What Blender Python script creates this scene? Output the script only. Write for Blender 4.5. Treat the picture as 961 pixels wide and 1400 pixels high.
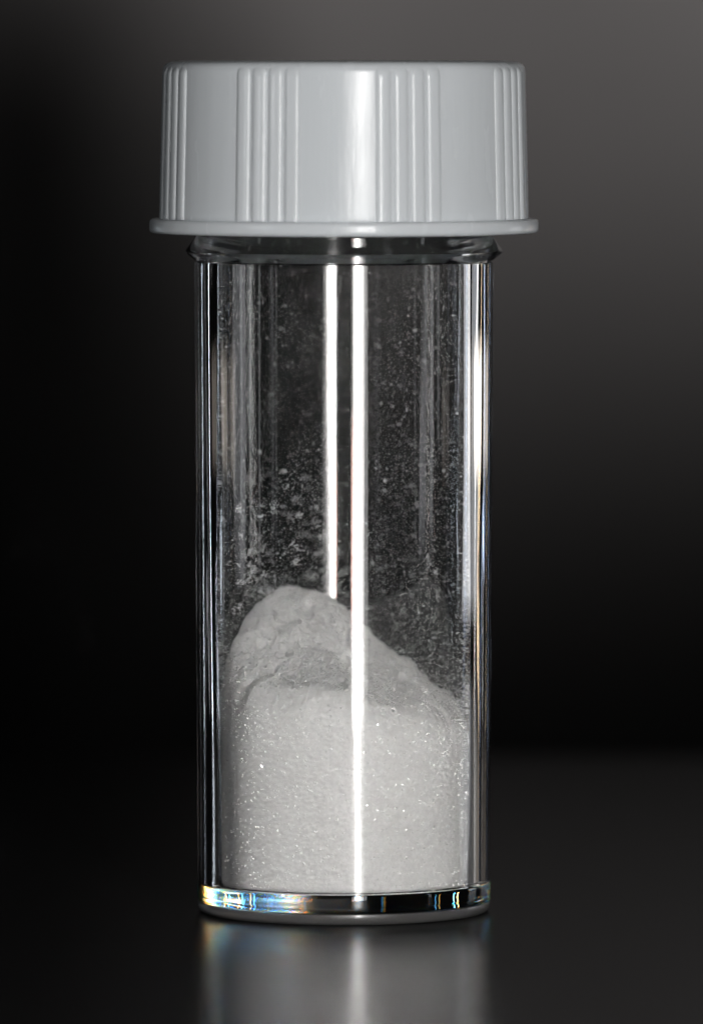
import bpy, bmesh, math, random
import numpy as np
from mathutils import Vector, noise

for o in list(bpy.data.objects):
    bpy.data.objects.remove(o, do_unlink=True)
sc = bpy.context.scene
C = sc.collection
U = 0.00005            # one modelling unit = 0.05 mm; the vial is about 58 mm tall
R = math.radians
rng = np.random.default_rng(7)
random.seed(7)

# ------------------------------------------------------------------ camera
DIST = 11000 * U
EYE_Z = 1169 * U
cam_d = bpy.data.cameras.new('camera')
cam = bpy.data.objects.new('camera', cam_d)
C.objects.link(cam)
cam.location = (0.0, -DIST, EYE_Z)
aim = Vector((10.3 * U, 0.0, 548 * U))
cam.rotation_euler = (aim - cam.location).to_track_quat('-Z', 'Y').to_euler()
cam_d.sensor_fit = 'HORIZONTAL'
cam_d.sensor_width = 24.0
cam_d.lens = 24.0 * 11015 / 961.0
cam_d.clip_start = 0.01
cam_d.clip_end = 20.0
cam_d.dof.use_dof = True
cam_d.dof.focus_distance = DIST - 90 * U
cam_d.dof.aperture_fstop = 24.0
sc.camera = cam

# ------------------------------------------------------------------ world, lamps, exposure
world = bpy.data.worlds.new('World')
sc.world = world
world.use_nodes = True
wb = world.node_tree.nodes['Background']
wb.inputs[0].default_value = (0.55, 0.6, 0.7, 1)
wb.inputs[1].default_value = 0.004

def strip_lamp(name, az, dist, z0, z1, width, radiance, color=(1, 1, 1), spread=180, aim_z=None):
    """upright rectangular lamp; az in degrees from the camera side, plus is to the right; mm"""
    L = bpy.data.lights.new(name, 'AREA')
    L.shape = 'RECTANGLE'
    L.size = width * 0.001
    L.size_y = (z1 - z0) * 0.001
    L.energy = radiance * 4.0 * L.size * L.size_y
    L.color = color
    L.spread = R(spread)
    o = bpy.data.objects.new(name, L)
    C.objects.link(o)
    zc = (z0 + z1) * 0.0005
    o.location = (math.sin(R(az)) * dist * 0.001, -math.cos(R(az)) * dist * 0.001, zc)
    t = Vector((0, 0, zc if aim_z is None else aim_z * 0.001))
    o.rotation_euler = (t - o.location).to_track_quat('-Z', 'Y').to_euler()
    return o

# main lamp behind a diffuser: bright core, softer rim
for nm, az, d_, w_, L_ in (('key_lamp_core', 11.0, 340, 8, 7.0), ('key_lamp_core', 11.1, 341, 17, 9.0),
                           ('key_lamp_diffuser', 11.3, 343, 29, 11.0), ('key_lamp_diffuser', 11.6, 345, 46, 6.5),
                           ('key_lamp_diffuser', 12.2, 347, 72, 2.6)):
    strip_lamp(nm, az, d_, -28, 150, w_, L_, (1.0, 0.985, 0.965))
strip_lamp('hand_reflection_lamp', 7.5, 350, -6, 15, 12, 6.0, (1.0, 0.42, 0.32))  # added lamp standing in for the pink reflection of a hand
# side lamps
strip_lamp('left_lamp', -76, 300, 4, 110, 9, 0.9, (0.95, 0.98, 1.0))
strip_lamp('left_front_lamp', -49, 300, 51, 120, 14, 14.0, (0.97, 0.99, 1.0))
strip_lamp('right_lamp', 70, 280, 8, 120, 14, 0.9, (0.93, 0.96, 1.0))
# dim panels behind the vial; thin tubes added for edge lines, tints imitate dispersion
for nm, az, z0_, z1_, w_, L_, col in (('added_rear_right_tube', 137, -20, 50, 1.0, 7.0, (1.0, 1.0, 1.0)),
                                      ('added_rear_right_tube', 145, -20, 50, 0.8, 6.0, (1.0, 0.78, 0.52)),
                                      ('added_rear_right_tube', 151, -20, 50, 0.8, 5.0, (0.55, 0.70, 1.0)),
                                      ('added_rear_right_tube', 158, -20, 50, 0.5, 0.7, (1.0, 0.97, 0.95)),
                                      ('added_rear_right_tube', 164, -20, 50, 0.4, 0.4, (0.72, 0.82, 1.0)),
                                      ('rear_right_panel', 120, 5, 50, 44.0, 1.7, (0.95, 0.97, 1.0)),
                                      ('rear_right_panel', 141, 19, 30, 44.0, 1.5, (1.0, 0.90, 0.80)),
                                      ('added_rear_right_tube', 169, 22, 55, 1.2, 0.22, (0.90, 0.95, 1.0)),
                                      ('added_rear_left_tube', -169, 22, 55, 1.2, 0.25, (0.90, 0.95, 1.0)),
                                      ('added_rear_left_tube', -140, -20, 45, 1.3, 14.0, (0.80, 0.91, 1.0)),
                                      ('added_rear_left_tube', -150, -20, 45, 0.6, 1.6, (0.92, 0.96, 1.0)),
                                      ('rear_left_panel', -118, 19, 29, 30.0, 0.7, (1.0, 0.90, 0.78))):
    strip_lamp(nm, az, 225, z0_, z1_, w_, L_, col)

# lamp that washes the backdrop from the upper right, turned away from the vial
wl = bpy.data.lights.new('backdrop_lamp', 'SPOT')
wl.energy = 31.0
wl.color = (1.0, 0.955, 0.95)
wl.spot_size = R(50.5)
wl.spot_blend = 1.0
wl.shadow_soft_size = 0.02
wo = bpy.data.objects.new('backdrop_lamp', wl)
C.objects.link(wo)
wo.location = (0.119, 0.092, 0.147)
wo.rotation_euler = (Vector((0.050, 0.25, 0.107)) - wo.location).to_track_quat('-Z', 'Y').to_euler()

vs = sc.view_settings
vs.view_transform = 'Standard'
vs.look = 'None'
vs.exposure = 0.0
vs.gamma = 1.0
vs.use_curve_mapping = False

cy = sc.cycles
cy.use_denoising = True
try:
    cy.denoiser = 'OPENIMAGEDENOISE'
    cy.denoising_input_passes = 'RGB_ALBEDO_NORMAL'
    cy.denoising_prefilter = 'ACCURATE'
except Exception:
    pass
cy.use_adaptive_sampling = False
cy.max_bounces = 24
cy.transmission_bounces = 24
cy.glossy_bounces = 12
cy.diffuse_bounces = 5
cy.transparent_max_bounces = 32
cy.caustics_reflective = True
cy.caustics_refractive = True
cy.blur_glossy = 0.0
cy.sample_clamp_indirect = 40.0
cy.sample_clamp_direct = 0.0

# ------------------------------------------------------------------ materials
def new_mat(name):
    m = bpy.data.materials.new(name)
    m.use_nodes = True
    nt = m.node_tree
    nt.nodes.clear()
    out = nt.nodes.new('ShaderNodeOutputMaterial')
    return m, nt, out

def N(nt, kind, **kw):
    n = nt.nodes.new(kind)
    for k, v in kw.items():
        if k in n.inputs:
            n.inputs[k].default_value = v
        else:
            setattr(n, k, v)
    return n

def coords(nt, scale):
    tc = N(nt, 'ShaderNodeTexCoord')
    mp = N(nt, 'ShaderNodeMapping')
    mp.inputs['Scale'].default_value = scale
    nt.links.new(tc.outputs['Object'], mp.inputs['Vector'])
    return mp.outputs['Vector']

def ramp(nt, sock, stops):
    r = N(nt, 'ShaderNodeValToRGB')
    cr = r.color_ramp
    while len(cr.elements) < len(stops):
        cr.elements.new(0.5)
    for e, (p, c) in zip(cr.elements, stops):
        e.position = p
        e.color = (c, c, c, 1) if not isinstance(c, tuple) else (*c, 1)
    nt.links.new(sock, r.inputs['Fac'])
    return r.outputs['Color']

def glass_mat(name, rough, ior, col=(1, 1, 1)):
    m, nt, out = new_mat(name)
    g = N(nt, 'ShaderNodeBsdfGlass')
    g.inputs['Color'].default_value = (*col, 1)
    g.inputs['Roughness'].default_value = rough
    g.inputs['IOR'].default_value = ior
    nt.links.new(g.outputs[0], out.inputs['Surface'])
    return m

M = {}
M['clear'] = glass_mat('clear_plastic', 0.0, 1.59)
def dispersive(name, ior_red, ior_blue, k):
    """clear plastic that bends blue more than red"""
    m, nt, out = new_mat(name)
    add = N(nt, 'ShaderNodeAddShader')
    for i, (col, ior) in enumerate((((0.5 + k, 0.5, 0.5 - k, 1), ior_red), ((0.5 - k, 0.5, 0.5 + k, 1), ior_blue))):
        g = N(nt, 'ShaderNodeBsdfGlass')
        g.inputs['Color'].default_value = col
        g.inputs['Roughness'].default_value = 0.0
        g.inputs['IOR'].default_value = ior
        nt.links.new(g.outputs[0], add.inputs[i])
    nt.links.new(add.outputs[0], out.inputs['Surface'])
    return m
M['base'] = dispersive('base_side_plastic', 1.562, 1.620, 0.36)
M['collar'] = glass_mat('collar_plastic', 0.05, 1.59)

def frosted():
    m, nt, out = new_mat('frosted_plastic')
    p = N(nt, 'ShaderNodeBsdfPrincipled', **{'Roughness': 0.35, 'IOR': 1.59})
    p.inputs['Base Color'].default_value = (0.36, 0.355, 0.35, 1)
    p.inputs['Transmission Weight'].default_value = 0.75
    p.inputs['Coat Weight'].default_value = 0.5
    p.inputs['Coat Roughness'].default_value = 0.08
    v = coords(nt, (9000, 9000, 1500))
    n = N(nt, 'ShaderNodeTexNoise', **{'Scale': 1.0, 'Detail': 3.0})
    nt.links.new(v, n.inputs['Vector'])
    b = N(nt, 'ShaderNodeBump', **{'Strength': 0.5, 'Distance': 0.00004})
    nt.links.new(n.outputs[0], b.inputs['Height'])
    nt.links.new(b.outputs[0], p.inputs['Normal'])
    nt.links.new(p.outputs[0], out.inputs['Surface'])
    return m
M['frosted'] = frosted()

def cap_mat():
    m, nt, out = new_mat('white_cap_plastic')
    p = N(nt, 'ShaderNodeBsdfPrincipled', **{'Roughness': 0.34, 'IOR': 1.49})
    p.inputs['Base Color'].default_value = (0.73, 0.768, 0.80, 1)
    p.inputs['Subsurface Weight'].default_value = 0.25
    p.inputs['Subsurface Radius'].default_value = (1.0, 1.0, 1.0)
    p.inputs['Subsurface Scale'].default_value = 0.0006
    v = coords(nt, (1, 1, 0.25))
    n = N(nt, 'ShaderNodeTexNoise', **{'Scale': 2600.0, 'Detail': 4.0, 'Roughness': 0.6})
    nt.links.new(v, n.inputs['Vector'])
    b = N(nt, 'ShaderNodeBump', **{'Strength': 0.22, 'Distance': 0.00003})
    nt.links.new(n.outputs[0], b.inputs['Height'])
    nt.links.new(b.outputs[0], p.inputs['Normal'])
    # faint drawn-out mould marks down the skirt
    vz = coords(nt, (1, 1, 0.05))
    n3 = N(nt, 'ShaderNodeTexNoise', **{'Scale': 900.0, 'Detail': 4.0, 'Roughness': 0.6})
    nt.links.new(vz, n3.inputs['Vector'])
    b3 = N(nt, 'ShaderNodeBump', **{'Strength': 0.25, 'Distance': 0.00012})
    nt.links.new(n3.outputs[0], b3.inputs['Height'])
    nt.links.new(b.outputs[0], b3.inputs['Normal'])
    nt.links.new(b3.outputs[0], p.inputs['Normal'])
    n2 = N(nt, 'ShaderNodeTexNoise', **{'Scale': 700.0, 'Detail': 3.0})
    nt.links.new(v, n2.inputs['Vector'])
    mr = N(nt, 'ShaderNodeMapRange', **{'From Min': 0.3, 'From Max': 0.7, 'To Min': 0.18, 'To Max': 0.30})
    nt.links.new(n2.outputs[0], mr.inputs['Value'])
    nt.links.new(mr.outputs[0], p.inputs['Roughness'])
    nt.links.new(p.outputs[0], out.inputs['Surface'])
    return m
M['cap'] = cap_mat()

def powder_mat():
    m, nt, out = new_mat('white_powder')
    p = N(nt, 'ShaderNodeBsdfPrincipled', **{'Roughness': 0.9})
    p.inputs['Specular IOR Level'].default_value = 0.2
    v = coords(nt, (1, 1, 1))
    n = N(nt, 'ShaderNodeTexNoise', **{'Scale': 4200.0, 'Detail': 5.0, 'Roughness': 0.75})
    nt.links.new(v, n.inputs['Vector'])
    c = ramp(nt, n.outputs[0], [(0.26, (0.76, 0.76, 0.75)), (0.5, (0.87, 0.87, 0.86)), (0.72, (0.97, 0.97, 0.965))])
    nt.links.new(c, p.inputs['Base Color'])
    b = N(nt, 'ShaderNodeBump', **{'Strength': 0.35, 'Distance': 0.00006})
    nt.links.new(n.outputs[0], b.inputs['Height'])
    nt.links.new(b.outputs[0], p.inputs['Normal'])
    nt.links.new(p.outputs[0], out.inputs['Surface'])
    return m
M['powder'] = powder_mat()

def grain_mat(name, rough, spec, trans, ior):
    m, nt, out = new_mat(name)
    p = N(nt, 'ShaderNodeBsdfPrincipled', **{'Roughness': rough, 'IOR': ior})
    p.inputs['Base Color'].default_value = (0.88, 0.88, 0.87, 1)
    p.inputs['Specular IOR Level'].default_value = spec
    p.inputs['Transmission Weight'].default_value = trans
    nt.links.new(p.outputs[0], out.inputs['Surface'])
    return m
M['grain'] = grain_mat('powder_grain', 0.6, 0.4, 0.0, 1.5)
def crystal_mat():
    m, nt, out = new_mat('powder_crystal')
    d = N(nt, 'ShaderNodeBsdfDiffuse')
    d.inputs['Color'].default_value = (0.66, 0.66, 0.655, 1)
    g = N(nt, 'ShaderNodeBsdfGlossy')
    g.inputs['Color'].default_value = (0.6, 0.6, 0.6, 1)
    g.inputs['Roughness'].default_value = 0.2
    a = N(nt, 'ShaderNodeAddShader')
    nt.links.new(d.outputs[0], a.inputs[0])
    nt.links.new(g.outputs[0], a.inputs[1])
    nt.links.new(a.outputs[0], out.inputs['Surface'])
    return m
M['crystal'] = crystal_mat()

def film_mat():
    m, nt, out = new_mat('powder_film')
    d = N(nt, 'ShaderNodeBsdfDiffuse')
    d.inputs['Color'].default_value = (0.85, 0.85, 0.84, 1)
    tl = N(nt, 'ShaderNodeBsdfTranslucent')
    tl.inputs['Color'].default_value = (0.85, 0.85, 0.84, 1)
    half = N(nt, 'ShaderNodeMixShader', **{'Fac': 0.4})
    nt.links.new(d.outputs[0], half.inputs[1])
    nt.links.new(tl.outputs[0], half.inputs[2])
    v = coords(nt, (1, 1, 0.6))
    n1 = N(nt, 'ShaderNodeTexNoise', **{'Scale': 380.0, 'Detail': 4.0, 'Roughness': 0.5})
    nt.links.new(v, n1.inputs['Vector'])
    f1 = ramp(nt, n1.outputs[0], [(0.40, 0.016), (0.60, 0.045), (0.78, 0.10)])
    n2 = N(nt, 'ShaderNodeTexNoise', **{'Scale': 1500.0, 'Detail': 3.0, 'Roughness': 0.6})
    nt.links.new(v, n2.inputs['Vector'])
    f2 = ramp(nt, n2.outputs[0], [(0.35, 0.75), (0.7, 1.25)])
    mu = N(nt, 'ShaderNodeMath', operation='MULTIPLY')
    nt.links.new(f1, mu.inputs[0])
    nt.links.new(f2, mu.inputs[1])
    cv = N(nt, 'ShaderNodeAttribute')
    cv.attribute_name = 'coverage'          # how thickly the powder sticks, most just above the heap
    thick = N(nt, 'ShaderNodeMath', operation='MULTIPLY_ADD')
    nt.links.new(cv.outputs['Fac'], thick.inputs[0])
    nt.links.new(f2, thick.inputs[1])
    nt.links.new(mu.outputs[0], thick.inputs[2])
    pr = N(nt, 'ShaderNodeAttribute')
    pr.attribute_name = 'presence'          # none behind the packed powder
    mu = N(nt, 'ShaderNodeMath', operation='MULTIPLY')
    mu.use_clamp = True
    nt.links.new(thick.outputs[0], mu.inputs[0])
    nt.links.new(pr.outputs['Fac'], mu.inputs[1])
    tr = N(nt, 'ShaderNodeBsdfTransparent')
    mx = N(nt, 'ShaderNodeMixShader')
    nt.links.new(mu.outputs[0], mx.inputs[0])
    nt.links.new(tr.outputs[0], mx.inputs[1])
    nt.links.new(half.outputs[0], mx.inputs[2])
    nt.links.new(mx.outputs[0], out.inputs['Surface'])
    return m
M['film'] = film_mat()

def table_mat():
    m, nt, out = new_mat('black_satin_table')
    p = N(nt, 'ShaderNodeBsdfPrincipled', **{'Roughness': 0.2, 'IOR': 1.5})
    p.inputs['Base Color'].default_value = (0.0055, 0.0055, 0.006, 1)
    p.inputs['Specular Tint'].default_value = (0.72, 0.72, 0.72, 1)
    v = coords(nt, (1, 1, 1))
    n = N(nt, 'ShaderNodeTexNoise', **{'Scale': 260.0, 'Detail': 5.0})
    nt.links.new(v, n.inputs['Vector'])
    mr = N(nt, 'ShaderNodeMapRange', **{'From Min': 0.3, 'From Max': 0.7, 'To Min': 0.235, 'To Max': 0.255})
    nt.links.new(n.outputs[0], mr.inputs['Value'])
    nt.links.new(mr.outputs[0], p.inputs['Roughness'])
    n2 = N(nt, 'ShaderNodeTexNoise', **{'Scale': 5000.0, 'Detail': 2.0})
    nt.links.new(v, n2.inputs['Vector'])
    b = N(nt, 'ShaderNodeBump', **{'Strength': 0.02, 'Distance': 0.00002})
    nt.links.new(n2.outputs[0], b.inputs['Height'])
    nt.links.new(b.outputs[0], p.inputs['Normal'])
    d = N(nt, 'ShaderNodeBsdfDiffuse')
    d.inputs['Color'].default_value = (0.006, 0.006, 0.0065, 1)
    mx = N(nt, 'ShaderNodeMixShader', **{'Fac': 0.72})
    nt.links.new(d.outputs[0], mx.inputs[1])
    nt.links.new(p.outputs[0], mx.inputs[2])
    nt.links.new(mx.outputs[0], out.inputs['Surface'])
    return m
M['table'] = table_mat()

def cloth_mat():
    m, nt, out = new_mat('black_cloth')
    p = N(nt, 'ShaderNodeBsdfPrincipled', **{'Roughness': 0.9})
    p.inputs['Specular IOR Level'].default_value = 0.0
    v = coords(nt, (1, 1, 1))
    n = N(nt, 'ShaderNodeTexNoise', **{'Scale': 18.0, 'Detail': 4.0})
    nt.links.new(v, n.inputs['Vector'])
    c = ramp(nt, n.outputs[0], [(0.3, (0.0080, 0.0079, 0.0078)), (0.7, (0.0100, 0.0098, 0.0097))])
    nt.links.new(c, p.inputs['Base Color'])
    nt.links.new(p.outputs[0], out.inputs['Surface'])
    return m
M['cloth'] = cloth_mat()

# ------------------------------------------------------------------ mesh helpers
def link_mesh(name, verts, faces, mat, parent=None, smooth=True):
    me = bpy.data.meshes.new(name)
    me.from_pydata([tuple(v) for v in verts], [], [tuple(f) for f in faces])
    me.validate()
    if smooth:
        me.polygons.foreach_set('use_smooth', [True] * len(me.polygons))
    me.materials.append(mat)
    me.update()
    o = bpy.data.objects.new(name, me)
    C.objects.link(o)
    if parent is not None:
        o.parent = parent
    return o

def second_mat(o, mat, rmin, zmin, zmax):
    """give the outer side faces (beyond rmin, between zmin and zmax) a second material"""
    o.data.materials.append(mat)
    for p in o.data.polygons:
        c = p.center
        if math.hypot(c.x, c.y) > rmin * U and zmin * U < c.z < zmax * U:
            p.material_index = 1

def recalc(o, sharp=None):
    bm = bmesh.new()
    bm.from_mesh(o.data)
    bmesh.ops.remove_doubles(bm, verts=bm.verts, dist=1e-8)
    bmesh.ops.recalc_face_normals(bm, faces=bm.faces)
    bm.to_mesh(o.data)
    bm.free()
    if sharp is not None:
        o.data.set_sharp_from_angle(angle=R(sharp))

def lathe(name, profile, seg, mat, parent=None, sharp=35, wob=None, closed=True):
    """profile: list of (r, z) in units; a point with r == 0 becomes a pole; wob(kind, theta, z) adds to r"""
    th = np.linspace(0, 2 * math.pi, seg, endpoint=False)
    ct, st = np.cos(th), np.sin(th)
    verts, idx = [], []
    for p in profile:
        r, z = p[0], p[1]
        if r == 0:
            idx.append([len(verts)])
            verts.append((0, 0, z * U))
            continue
        rr = np.full(seg, float(r))
        if wob is not None and len(p) > 2:
            rr = rr + wob(p[2], th, z)
        base = len(verts)
        verts.extend(zip(rr * ct * U, rr * st * U, np.full(seg, z * U)))
        idx.append(list(range(base, base + seg)))
    faces = []
    n = len(profile)
    for i in range(n if closed else n - 1):
        a, b = idx[i], idx[(i + 1) % n]
        if len(a) == 1 and len(b) == 1:
            continue
        for j in range(seg):
            k = (j + 1) % seg
            if len(a) == 1:
                faces.append((a[0], b[k], b[j]))
            elif len(b) == 1:
                faces.append((a[j], a[k], b[0]))
            else:
                faces.append((a[j], a[k], b[k], b[j]))
    o = link_mesh(name, verts, faces, mat, parent)
    recalc(o, sharp)
    return o

def empty(name, loc=(0, 0, 0)):
    o = bpy.data.objects.new(name, None)
    o.empty_display_size = 0.01
    C.objects.link(o)
    o.location = loc
    return o

def tag(o, label=None, cat=None, group=None, kind=None):
    if label: o['label'] = label
    if cat: o['category'] = cat
    if group: o['group'] = group
    if kind: o['kind'] = kind
    return o

# ------------------------------------------------------------------ setting
def build_table():
    bm = bmesh.new()
    x0, x1, y0, y1 = -0.32, 0.32, -0.17, 0.128
    z0, z1 = -0.018, 0.0
    vs_ = [bm.verts.new(p) for p in ((x0, y0, z0), (x1, y0, z0), (x1, y1, z0), (x0, y1, z0),
                                     (x0, y0, z1), (x1, y0, z1), (x1, y1, z1), (x0, y1, z1))]
    for f in ((3, 2, 1, 0), (4, 5, 6, 7), (0, 1, 5, 4), (1, 2, 6, 5), (2, 3, 7, 6), (3, 0, 4, 7)):
        bm.faces.new([vs_[i] for i in f])
    bmesh.ops.bevel(bm, geom=bm.edges[:], offset=0.007, segments=6, affect='EDGES', profile=0.5)
    me = bpy.data.meshes.new('table')
    bm.to_mesh(me); bm.free()
    me.materials.append(M['table'])
    o = bpy.data.objects.new('table', me)
    C.objects.link(o)
    tag(o, 'black satin table top that mirrors the vial', kind='structure')
build_table()

def build_backdrop():
    nx, nz = 200, 130
    xs = np.linspace(-0.36, 0.36, nx)
    zs = np.linspace(-0.11, 0.115, nz)
    verts, faces = [], []
    for z in zs:
        for x in xs:
            y = 0.25
            # soft hanging folds of the cloth
            y += 0.005 * math.sin(x * 33 + 0.8 + z * 5) + 0.0024 * math.sin(x * 72 + 2.0 - z * 9)
            # a fold to the left, its far flank turned away from the lamp
            y -= 0.018 * math.exp(-(((x + 0.020) / 0.0135) ** 2 + ((z - 0.052) / (0.015 if z > 0.052 else 0.036)) ** 2))
            verts.append((x, y, z))
    for j in range(nz - 1):
        for i in range(nx - 1):
            a = j * nx + i
            faces.append((a, a + 1, a + nx + 1, a + nx))
    o = link_mesh('backdrop', verts, faces, M['cloth'])
    sol = o.modifiers.new('thickness', 'SOLIDIFY')
    sol.thickness = 0.002
    sol.offset = 1
    tag(o, 'black cloth backdrop hanging out of focus', kind='structure')
build_backdrop()

# ------------------------------------------------------------------ the vial
vial = empty('sample_vial')
tag(vial, 'clear plastic sample vial with white ribbed screw cap standing on black table', 'vial')

def ridge_table(n, kmin, kmax, seed):
    g = np.random.default_rng(seed)
    k = g.integers(kmin, kmax, n)
    return k, g.uniform(0, 2 * math.pi, n), g.normal(0, 1, n) / k, g.uniform(-1, 1, n)

RID = {'in': ridge_table(26, 14, 76, 3), 'out': ridge_table(16, 12, 50, 5)}
def wobble(kind, th, z):
    if kind not in RID:
        return 0
    k, ph, a, dr = RID[kind]
    amp = {'in': 0.38, 'out': 0.14}[kind]
    w = np.zeros_like(th)
    for kk, p, aa, d in zip(k, ph, a, dr):
        w += aa * np.sin(kk * th + p + d * (z / 160.0)) * (0.75 + 0.35 * math.sin(z / 210.0 + p * 3))
    return w * amp

Z_BASE, Z_TOP, Z_FLOOR = 15.8, 892.0, 41.0
def r_out(z): return 200.3 + (z - Z_BASE) / (Z_TOP - Z_BASE) * 3.9
def r_in(z): return 169.6 + (z - Z_FLOOR) / (Z_TOP - Z_FLOOR) * 3.6

Z_JOIN = Z_FLOOR + 0.4
prof = [(r_in(Z_FLOOR) + 0.8, Z_JOIN), (r_out(Z_JOIN) - 1.2, Z_JOIN), (r_out(Z_JOIN) - 0.3, Z_JOIN + 0.5)]
for z in [Z_JOIN + 1.2, Z_JOIN + 2.4, *np.linspace(Z_JOIN + 4, Z_TOP - 4, 34), Z_TOP - 2.6, Z_TOP - 1.4]:
    prof.append((r_out(z), z, 'out'))
prof += [(r_out(Z_TOP) - 0.5, Z_TOP - 0.6), (r_out(Z_TOP) - 2.5, Z_TOP), (r_in(Z_TOP) + 1, Z_TOP), (r_in(Z_TOP), Z_TOP - 1)]
for z in [Z_TOP - 2.0, Z_TOP - 3.2, *np.linspace(Z_TOP - 5, Z_JOIN + 4, 34), Z_JOIN + 2.4, Z_JOIN + 1.4]:
    prof.append((r_in(z), z, 'in'))
prof += [(r_in(Z_JOIN), Z_JOIN + 0.8)]
wall = lathe('vial_wall', prof, 1600, M['clear'], vial, sharp=40, wob=wobble)

# base: thick polished disc that closes the tube
def base_wob(kind, th, z):
    return 0.5 * wobble('out', th, z) + 0.12 * np.sin(th * 7 + 1.0)
second_mat(lathe('base', [(0, Z_BASE), (120, Z_BASE), (197.2, Z_BASE), (199.4, Z_BASE + 0.8), (200.1, Z_BASE + 2.4, 'b'), (200.3, 26, 'b'), (200.3, 32, 'b'),
               (200.3, Z_FLOOR - 2.4, 'b'), (199.8, Z_FLOOR - 0.6), (198.2, Z_FLOOR), (100, Z_FLOOR), (0, Z_FLOOR)],
      1200, M['clear'], vial, sharp=40, wob=base_wob, closed=False), M['base'], 199, Z_BASE + 0.5, Z_FLOOR - 0.5)

# foot: frosted disc under the polished base
lathe('foot', [(0, 5.0), (150, 5.0), (158, 3.0), (166, 0.0), (189, 0.0), (194, 0.6), (197, 2.4), (198.8, 5.5), (199.7, 10.0), (199.8, 13.0),
               (199.3, 14.7), (197.5, 15.3), (100, 15.3), (0, 15.3)], 256, M['frosted'], vial, sharp=50, closed=False)

# collar: pointed bead under the cap, running up as the neck inside it
lathe('neck_collar', [(171, 893), (203.5, 893), (206, 895), (210, 898.5), (215.4, 902.8), (216.6, 905), (215.6, 907.4), (203.5, 924), (201, 927),
                      (199, 934), (199, 1090), (173, 1090), (172, 900)], 384, M['collar'], vial, sharp=28)

# ------------------------------------------------------------------ the cap
cap_prof = [(0, 1165), (120, 1165.2), (224, 1164.8), (235, 1163.8), (242, 1161.2), (245.8, 1157), (247.2, 1151)]
for t in np.linspace(0.03, 1, 14):
    cap_prof.append((247.2 + t * 4.8, 1151 - t * (1151 - 947)))
cap_prof += [(250, 942), (224, 940), (222, 940), (222, 1100), (0, 1100)]
cap = lathe('screw_cap', cap_prof, 384, M['cap'], vial, sharp=40, closed=False)

lathe('flange', [(230, 948.6), (258, 949.4), (262, 949.2), (264.4, 947.6), (265.2, 944), (265.4, 936), (264.6, 932.6), (262, 930.6),
                 (256, 930), (226, 930), (224, 932), (224, 946)], 384, M['cap'], cap, sharp=50)

# grip ribs: eight groups of four, moulded on the skirt; one shared mesh
def rib_mesh(half_deg):
    rows, cols = 26, 9
    verts, faces = [], []
    half = R(half_deg)
    zt, zb = 1157.0, 950.2
    for j in range(rows + 1):
        t = j / rows
        z = zt + (zb - zt) * t
        base = 247.2 + (1151 - z) / (1151 - 947) * 4.8 if z < 1151 else 247.2 - (z - 1151) ** 1.6 * 0.09
        up = min(1.0, (zt - z) / 13.0)
        bump = 2.9 * math.sqrt(max(0.0, 1 - (1 - up) ** 2))
        for i in range(cols + 1):
            s = i / cols * 2 - 1
            h = (1 - abs(s) ** 3.6) ** 0.8
            r = base - 1.6 + (bump + 1.6) * h
            a = s * half
            verts.append((r * math.cos(a) * U, r * math.sin(a) * U, z * U))
    W = cols + 1
    for j in range(rows):
        for i in range(cols):
            faces.append((j * W + i, (j + 1) * W + i, (j + 1) * W + i + 1, j * W + i + 1))
    # closing faces, buried in the skirt
    n0 = len(verts)
    for j in range(rows + 1):
        for s in (-1, 1):
            v = verts[j * W + (0 if s < 0 else cols)]
            q = 0.975
            verts.append((v[0] * q, v[1] * q, v[2]))
    for j in range(rows):
        l0, r0, l1, r1 = n0 + 2 * j, n0 + 2 * j + 1, n0 + 2 * j + 2, n0 + 2 * j + 3
        faces.append((j * W, l0, l1, (j + 1) * W))
        faces.append((j * W + cols, (j + 1) * W + cols, r1, r0))
        faces.append((l0, r0, r1, l1))
    return verts, faces

pitch = 5.55
rv, rf = rib_mesh(pitch * 0.49)
rib0 = link_mesh('grip_rib', rv, rf, M['cap'], cap)
recalc(rib0, 60)
first = True
for g in range(8):
    for k in range(4):
        a = 9.4 + g * 45 + (k + 0.5) * pitch        # degrees to the right of the camera side
        ang = R(-90 + a)
        o = rib0 if first else rib0.copy()
        if not first:
            C.objects.link(o)
            o.parent = cap
        o.rotation_euler = (0, 0, ang)
        first = False

# ------------------------------------------------------------------ the powder
heap = empty('powder_heap', (0, 0, (Z_FLOOR + 0.8) * U))
tag(heap, 'heap of white crystalline powder filling the lower half of the vial', 'powder')

CX = np.array([-175, -150, -120, -60, -20, 10, 45, 80, 110, 150, 175.])
CZ = np.array([392, 424, 440, 438, 426, 400, 366, 342, 326, 293, 282.])
FX = np.array([-175, -100, -40, 20, 60, 120, 175.])
FZ = np.array([310, 318, 328, 312, 296, 292, 290.])
def fr(x, y, z, s, octv=4):
    return noise.fractal(Vector((x * s, y * s, z * s)), 1.0, 2.0, octv)
def heap_top(x, d):
    t = min(1, max(0, (d + 145) / 275.0)) ** 1.15
    t = t * t * (3 - 2 * t)
    h = np.interp(x, FX, FZ) * (1 - t) + np.interp(x, CX, CZ) * t
    h += 13 * fr(x, d, 3.1, 1 / 42.0) * (0.5 + 2.0 * t * (1 - t)) + 4.6 * fr(x, d, 9.7, 1 / 22.0, 3) + 1.6 * fr(x, d, 1.3, 1 / 6.0, 2)
    if d > 115:
        h -= (d - 115) ** 1.25 * 0.16
    return float(h)

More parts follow.
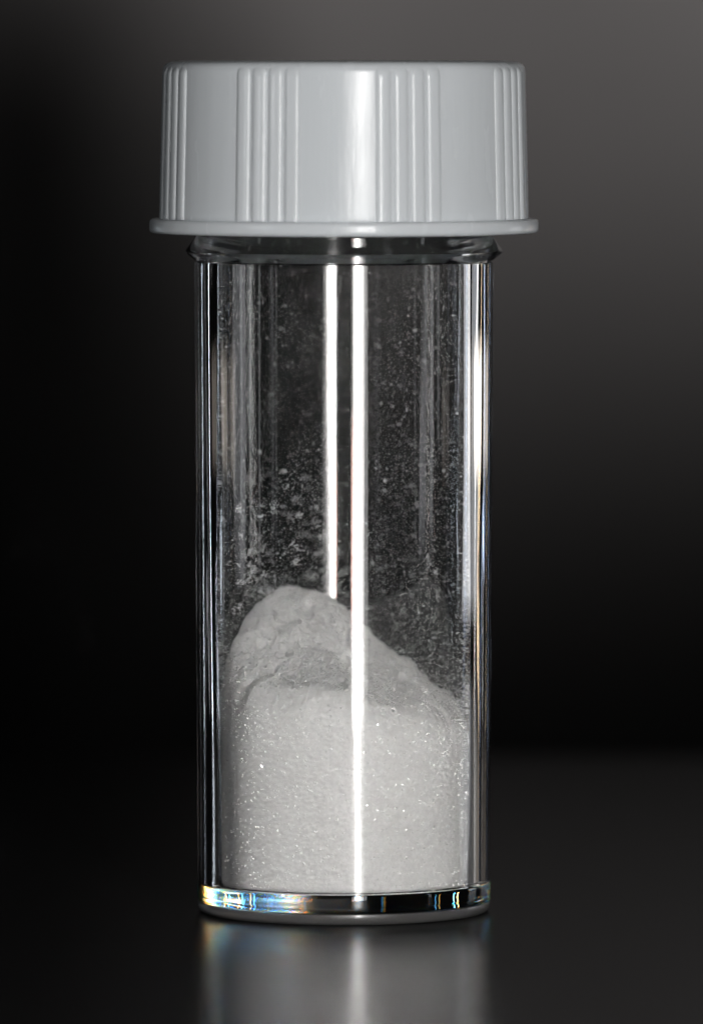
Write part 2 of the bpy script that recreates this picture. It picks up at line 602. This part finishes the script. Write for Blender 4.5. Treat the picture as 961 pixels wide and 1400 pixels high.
def build_heap():
    seg = 420
    z0 = Z_FLOOR + 0.8
    verts, faces = [], []
    th = np.linspace(0, 2 * math.pi, seg, endpoint=False)
    def rad(a, z):
        lim = r_in(max(z, 60)) - 1.3 - wall_low
        zz = min(1.0, (z - z0 + 1.5) / 10.0)
        c = lim - 7.0 * (1 - math.sqrt(max(0, 1 - (1 - zz) ** 2)))
        x, d = math.cos(a) * c, math.sin(a) * c
        return c - 1.3 * abs(fr(x, d, z, 1 / 5.0, 3)) - 0.7 * abs(fr(x, d, z, 1 / 24.0, 2))
    wall_low = 0.9
    tops = []
    for a in th:
        rr = 170
        tops.append(heap_top(math.cos(a) * (rr - 36), math.sin(a) * (rr - 36)))
    rows = 150
    for j in range(rows + 1):
        for i, a in enumerate(th):
            z = z0 + (tops[i] - z0) * j / rows
            u = min(1.0, (tops[i] - z) / (56 + 12 * fr(math.cos(a) * 170, math.sin(a) * 170, 5.0, 1 / 45.0, 3)))
            r = rad(a, z) - 34 * (1 - math.sqrt(max(0, 1 - (1 - u) ** 2)))
            if u < 1:
                r -= (1 - u) * (3.2 * abs(fr(math.cos(a) * 150, math.sin(a) * 150, z, 1 / 14.0, 3)) + 1.2 * abs(fr(math.cos(a) * 150, math.sin(a) * 150, z, 1 / 5.0, 2)))
            verts.append((r * math.cos(a) * U, r * math.sin(a) * U, (z - z0) * U))
    for j in range(rows):
        for i in range(seg):
            k = (i + 1) % seg
            faces.append((j * seg + i, j * seg + k, (j + 1) * seg + k, (j + 1) * seg + i))
    prev = rows * seg
    rings = 84
    for q in range(1, rings):
        f = 1 - q / rings
        base = len(verts)
        for i, a in enumerate(th):
            vx, vy, _ = verts[rows * seg + i]
            x, d = vx / U * f, vy / U * f
            verts.append((x * U, d * U, (heap_top(x, d) - z0) * U))
        for i in range(seg):
            k = (i + 1) % seg
            faces.append((prev + i, prev + k, base + k, base + i))
        prev = base
    c = len(verts)
    verts.append((0, 0, (heap_top(0, 0) - z0) * U))
    for i in range(seg):
        faces.append((prev + i, prev + (i + 1) % seg, c))
    c = len(verts)
    verts.append((0, 0, 0))
    for i in range(seg):
        faces.append(((i + 1) % seg, i, c))
    o = link_mesh('packed_powder', verts, faces, M['powder'], heap)
    return o
packed = build_heap()

# ---- grains and crystals
def blob_cloud(name, items, mat, parent=None, smooth=False):
    """items: (x, y, z, size) in units; each is a squashed random octahedron"""
    oct_v = np.array([(1, 0, 0), (-1, 0, 0), (0, 1, 0), (0, -1, 0), (0, 0, 1), (0, 0, -1)], float)
    oct_f = ((0, 2, 4), (2, 1, 4), (1, 3, 4), (3, 0, 4), (2, 0, 5), (1, 2, 5), (3, 1, 5), (0, 3, 5))
    verts, faces = [], []
    for x, y, z, s in items:
        q = rng.normal(size=(3, 3))
        q, _ = np.linalg.qr(q)
        v = oct_v * rng.uniform(0.55, 1.15, (6, 1)) * rng.uniform(0.6, 1.2, (1, 3))
        v = v @ q * s
        b = len(verts)
        verts.extend(map(tuple, (v + (x, y, z)) * U))
        faces.extend(tuple(i + b for i in f) for f in oct_f)
    return link_mesh(name, verts, faces, mat, parent, smooth)

z0 = Z_FLOOR + 0.8
items = []
for _ in range(2000):                         # crystals pressed against the wall
    a = rng.uniform(-math.pi, 0)
    x, d = math.cos(a), math.sin(a)
    top = heap_top(x * 168, d * 168)
    z = z0 + 3 + (top - z0 - 3) * rng.uniform(0, 1)
    s = rng.choice([1.0, 1.5, 2.1, 3.0], p=[0.45, 0.33, 0.17, 0.05])
    r = r_in(z) - 1.2 - s * 0.9
    items.append((x * r, d * r, z - z0, s))
for _ in range(1500):                         # crystals lying on the slope
    a = rng.uniform(0, 2 * math.pi); r = 166 * math.sqrt(rng.uniform(0, 1))
    x, d = math.cos(a) * r, math.sin(a) * r
    s = rng.choice([1.0, 1.4, 2.0, 2.8], p=[0.45, 0.33, 0.17, 0.05])
    items.append((x, d, heap_top(x, d) + 0.3 - z0, s))
crystals_ = items
tag(blob_cloud('crystals', items, M['crystal'], heap), kind='stuff')

items = []                                    # loose grains that roughen the heap
for _ in range(6000):
    a = rng.uniform(0, 2 * math.pi); r = 150 * math.sqrt(rng.uniform(0, 1))
    x, d = math.cos(a) * r, math.sin(a) * r
    items.append((x, d, heap_top(x, d) - z0 + rng.uniform(0, 1.5), rng.uniform(0.5, 1.8)))
pv = packed.data.vertices
lo = 420 * 108                                # vertices of the shoulder and the slope
for i in rng.integers(lo, len(pv) - 2, 11000):
    c = pv[int(i)].co / U
    items.append((c.x, c.y, c.z + rng.uniform(-0.3, 0.8), float(rng.choice([0.5, 0.8, 1.2, 1.8], p=[0.35, 0.35, 0.22, 0.08]))))
g_ = blob_cloud('loose_grains', items, M['grain'], heap)
tag(g_, kind='stuff')

# ------------------------------------------------------------------ powder clinging to the inner wall
dust = empty('wall_dust', (0, 0, (Z_FLOOR + 0.8) * U))
tag(dust, 'fine white powder dust clinging to the inside of the clear vial wall', 'dust', kind='stuff')
seg = 256
fv, ff = [], []
zs = np.linspace(0, 1, 90)
cover, present = [], []
line = [heap_top(math.cos(a) * 160, math.sin(a) * 160) for a in np.linspace(0, 2 * math.pi, seg, endpoint=False)]
for zi in zs:
    for i, a in enumerate(np.linspace(0, 2 * math.pi, seg, endpoint=False)):
        z = line[i] - 50 + zi * (886 - line[i] + 50)
        above = z - line[i] + 10
        t = min(1.0, max(0.0, (above + 35) / 45.0))
        present.append(t * t * (3 - 2 * t))
        above = max(0.0, above)
        cover.append(0.06 * math.exp(-above / 14.0) + 0.08 * math.exp(-above / 60.0))
        r = r_in(z) - 1.6
        fv.append((r * math.cos(a) * U, r * math.sin(a) * U, (z - z0) * U))
for j in range(len(zs) - 1):
    for i in range(seg):
        k = (i + 1) % seg
        ff.append((j * seg + i, j * seg + k, (j + 1) * seg + k, (j + 1) * seg + i))
film = link_mesh('dust_film', fv, ff, M['film'], dust)
at = film.data.attributes.new('coverage', 'FLOAT', 'POINT')
at.data.foreach_set('value', cover)
at = film.data.attributes.new('presence', 'FLOAT', 'POINT')
at.data.foreach_set('value', present)
tag(film, kind='stuff')

items = []
def on_wall(a, z, s):
    r = r_in(z) - 1.9 - s * 0.8
    items.append((math.cos(a) * r, math.sin(a) * r, z - z0, s))
def above_heap(a, z):
    return z > heap_top(math.cos(a) * 165, math.sin(a) * 165) + 2
for _ in range(4200):                          # single specks all round
    a = rng.uniform(0, 2 * math.pi)
    z = 280 + 600 * rng.beta(0.9, 1.15)
    if not above_heap(a, z): continue
    on_wall(a, z, float(rng.choice([0.35, 0.55, 0.8, 1.2, 1.8], p=[0.36, 0.32, 0.2, 0.09, 0.03])))
for _ in range(1500):                          # thick fringe just above the heap
    a = rng.uniform(0, 2 * math.pi)
    z = heap_top(math.cos(a) * 168, math.sin(a) * 168) + rng.exponential(16)
    if z < 880: on_wall(a, z, float(rng.uniform(0.4, 1.1)))
for _ in range(1500):                          # fine sprinkle over the low right side
    a = rng.choice([-1, 1]) * (math.pi / 2 - rng.uniform(0.05, 1.2))
    z = 290 + rng.exponential(75)
    if z < 870 and above_heap(a, z): on_wall(a, z, float(rng.choice([0.4, 0.7, 1.1, 1.6], p=[0.4, 0.35, 0.18, 0.07])))
for _ in range(190):                           # fluffy clumps, most on the left, thickest above the heap
    if rng.uniform() < 0.68:
        a = R(rng.choice([-90, 90])) + 0
        off = rng.uniform(-0.95, 0.15)          # left of the middle
        a = -math.pi / 2 + off if rng.uniform() < 0.55 else math.pi / 2 - off
        z = 415 + abs(rng.normal(0, 95))
    else:
        a = rng.uniform(0, 2 * math.pi); z = 300 + abs(rng.normal(0, 170))
    if z > 870 or not above_heap(a, z): continue
    sp = rng.uniform(2, 7)
    for _k in range(int(rng.integers(6, 26))):
        aa = a + rng.normal(0, sp) / 170; zz = z + rng.normal(0, sp * 0.8)
        if zz < 882: on_wall(aa, zz, rng.uniform(0.4, 1.1))
sel = rng.uniform(size=len(items)) < 0.35
g_ = blob_cloud('dust_specks', [it for it, q in zip(items, sel) if not q], M['grain'], dust)
tag(g_, kind='stuff')
tag(blob_cloud('dust_crystals', [(x, y, z, s_ * 1.3) for (x, y, z, s_), q in zip(items, sel) if q], M['crystal'], dust), kind='stuff')
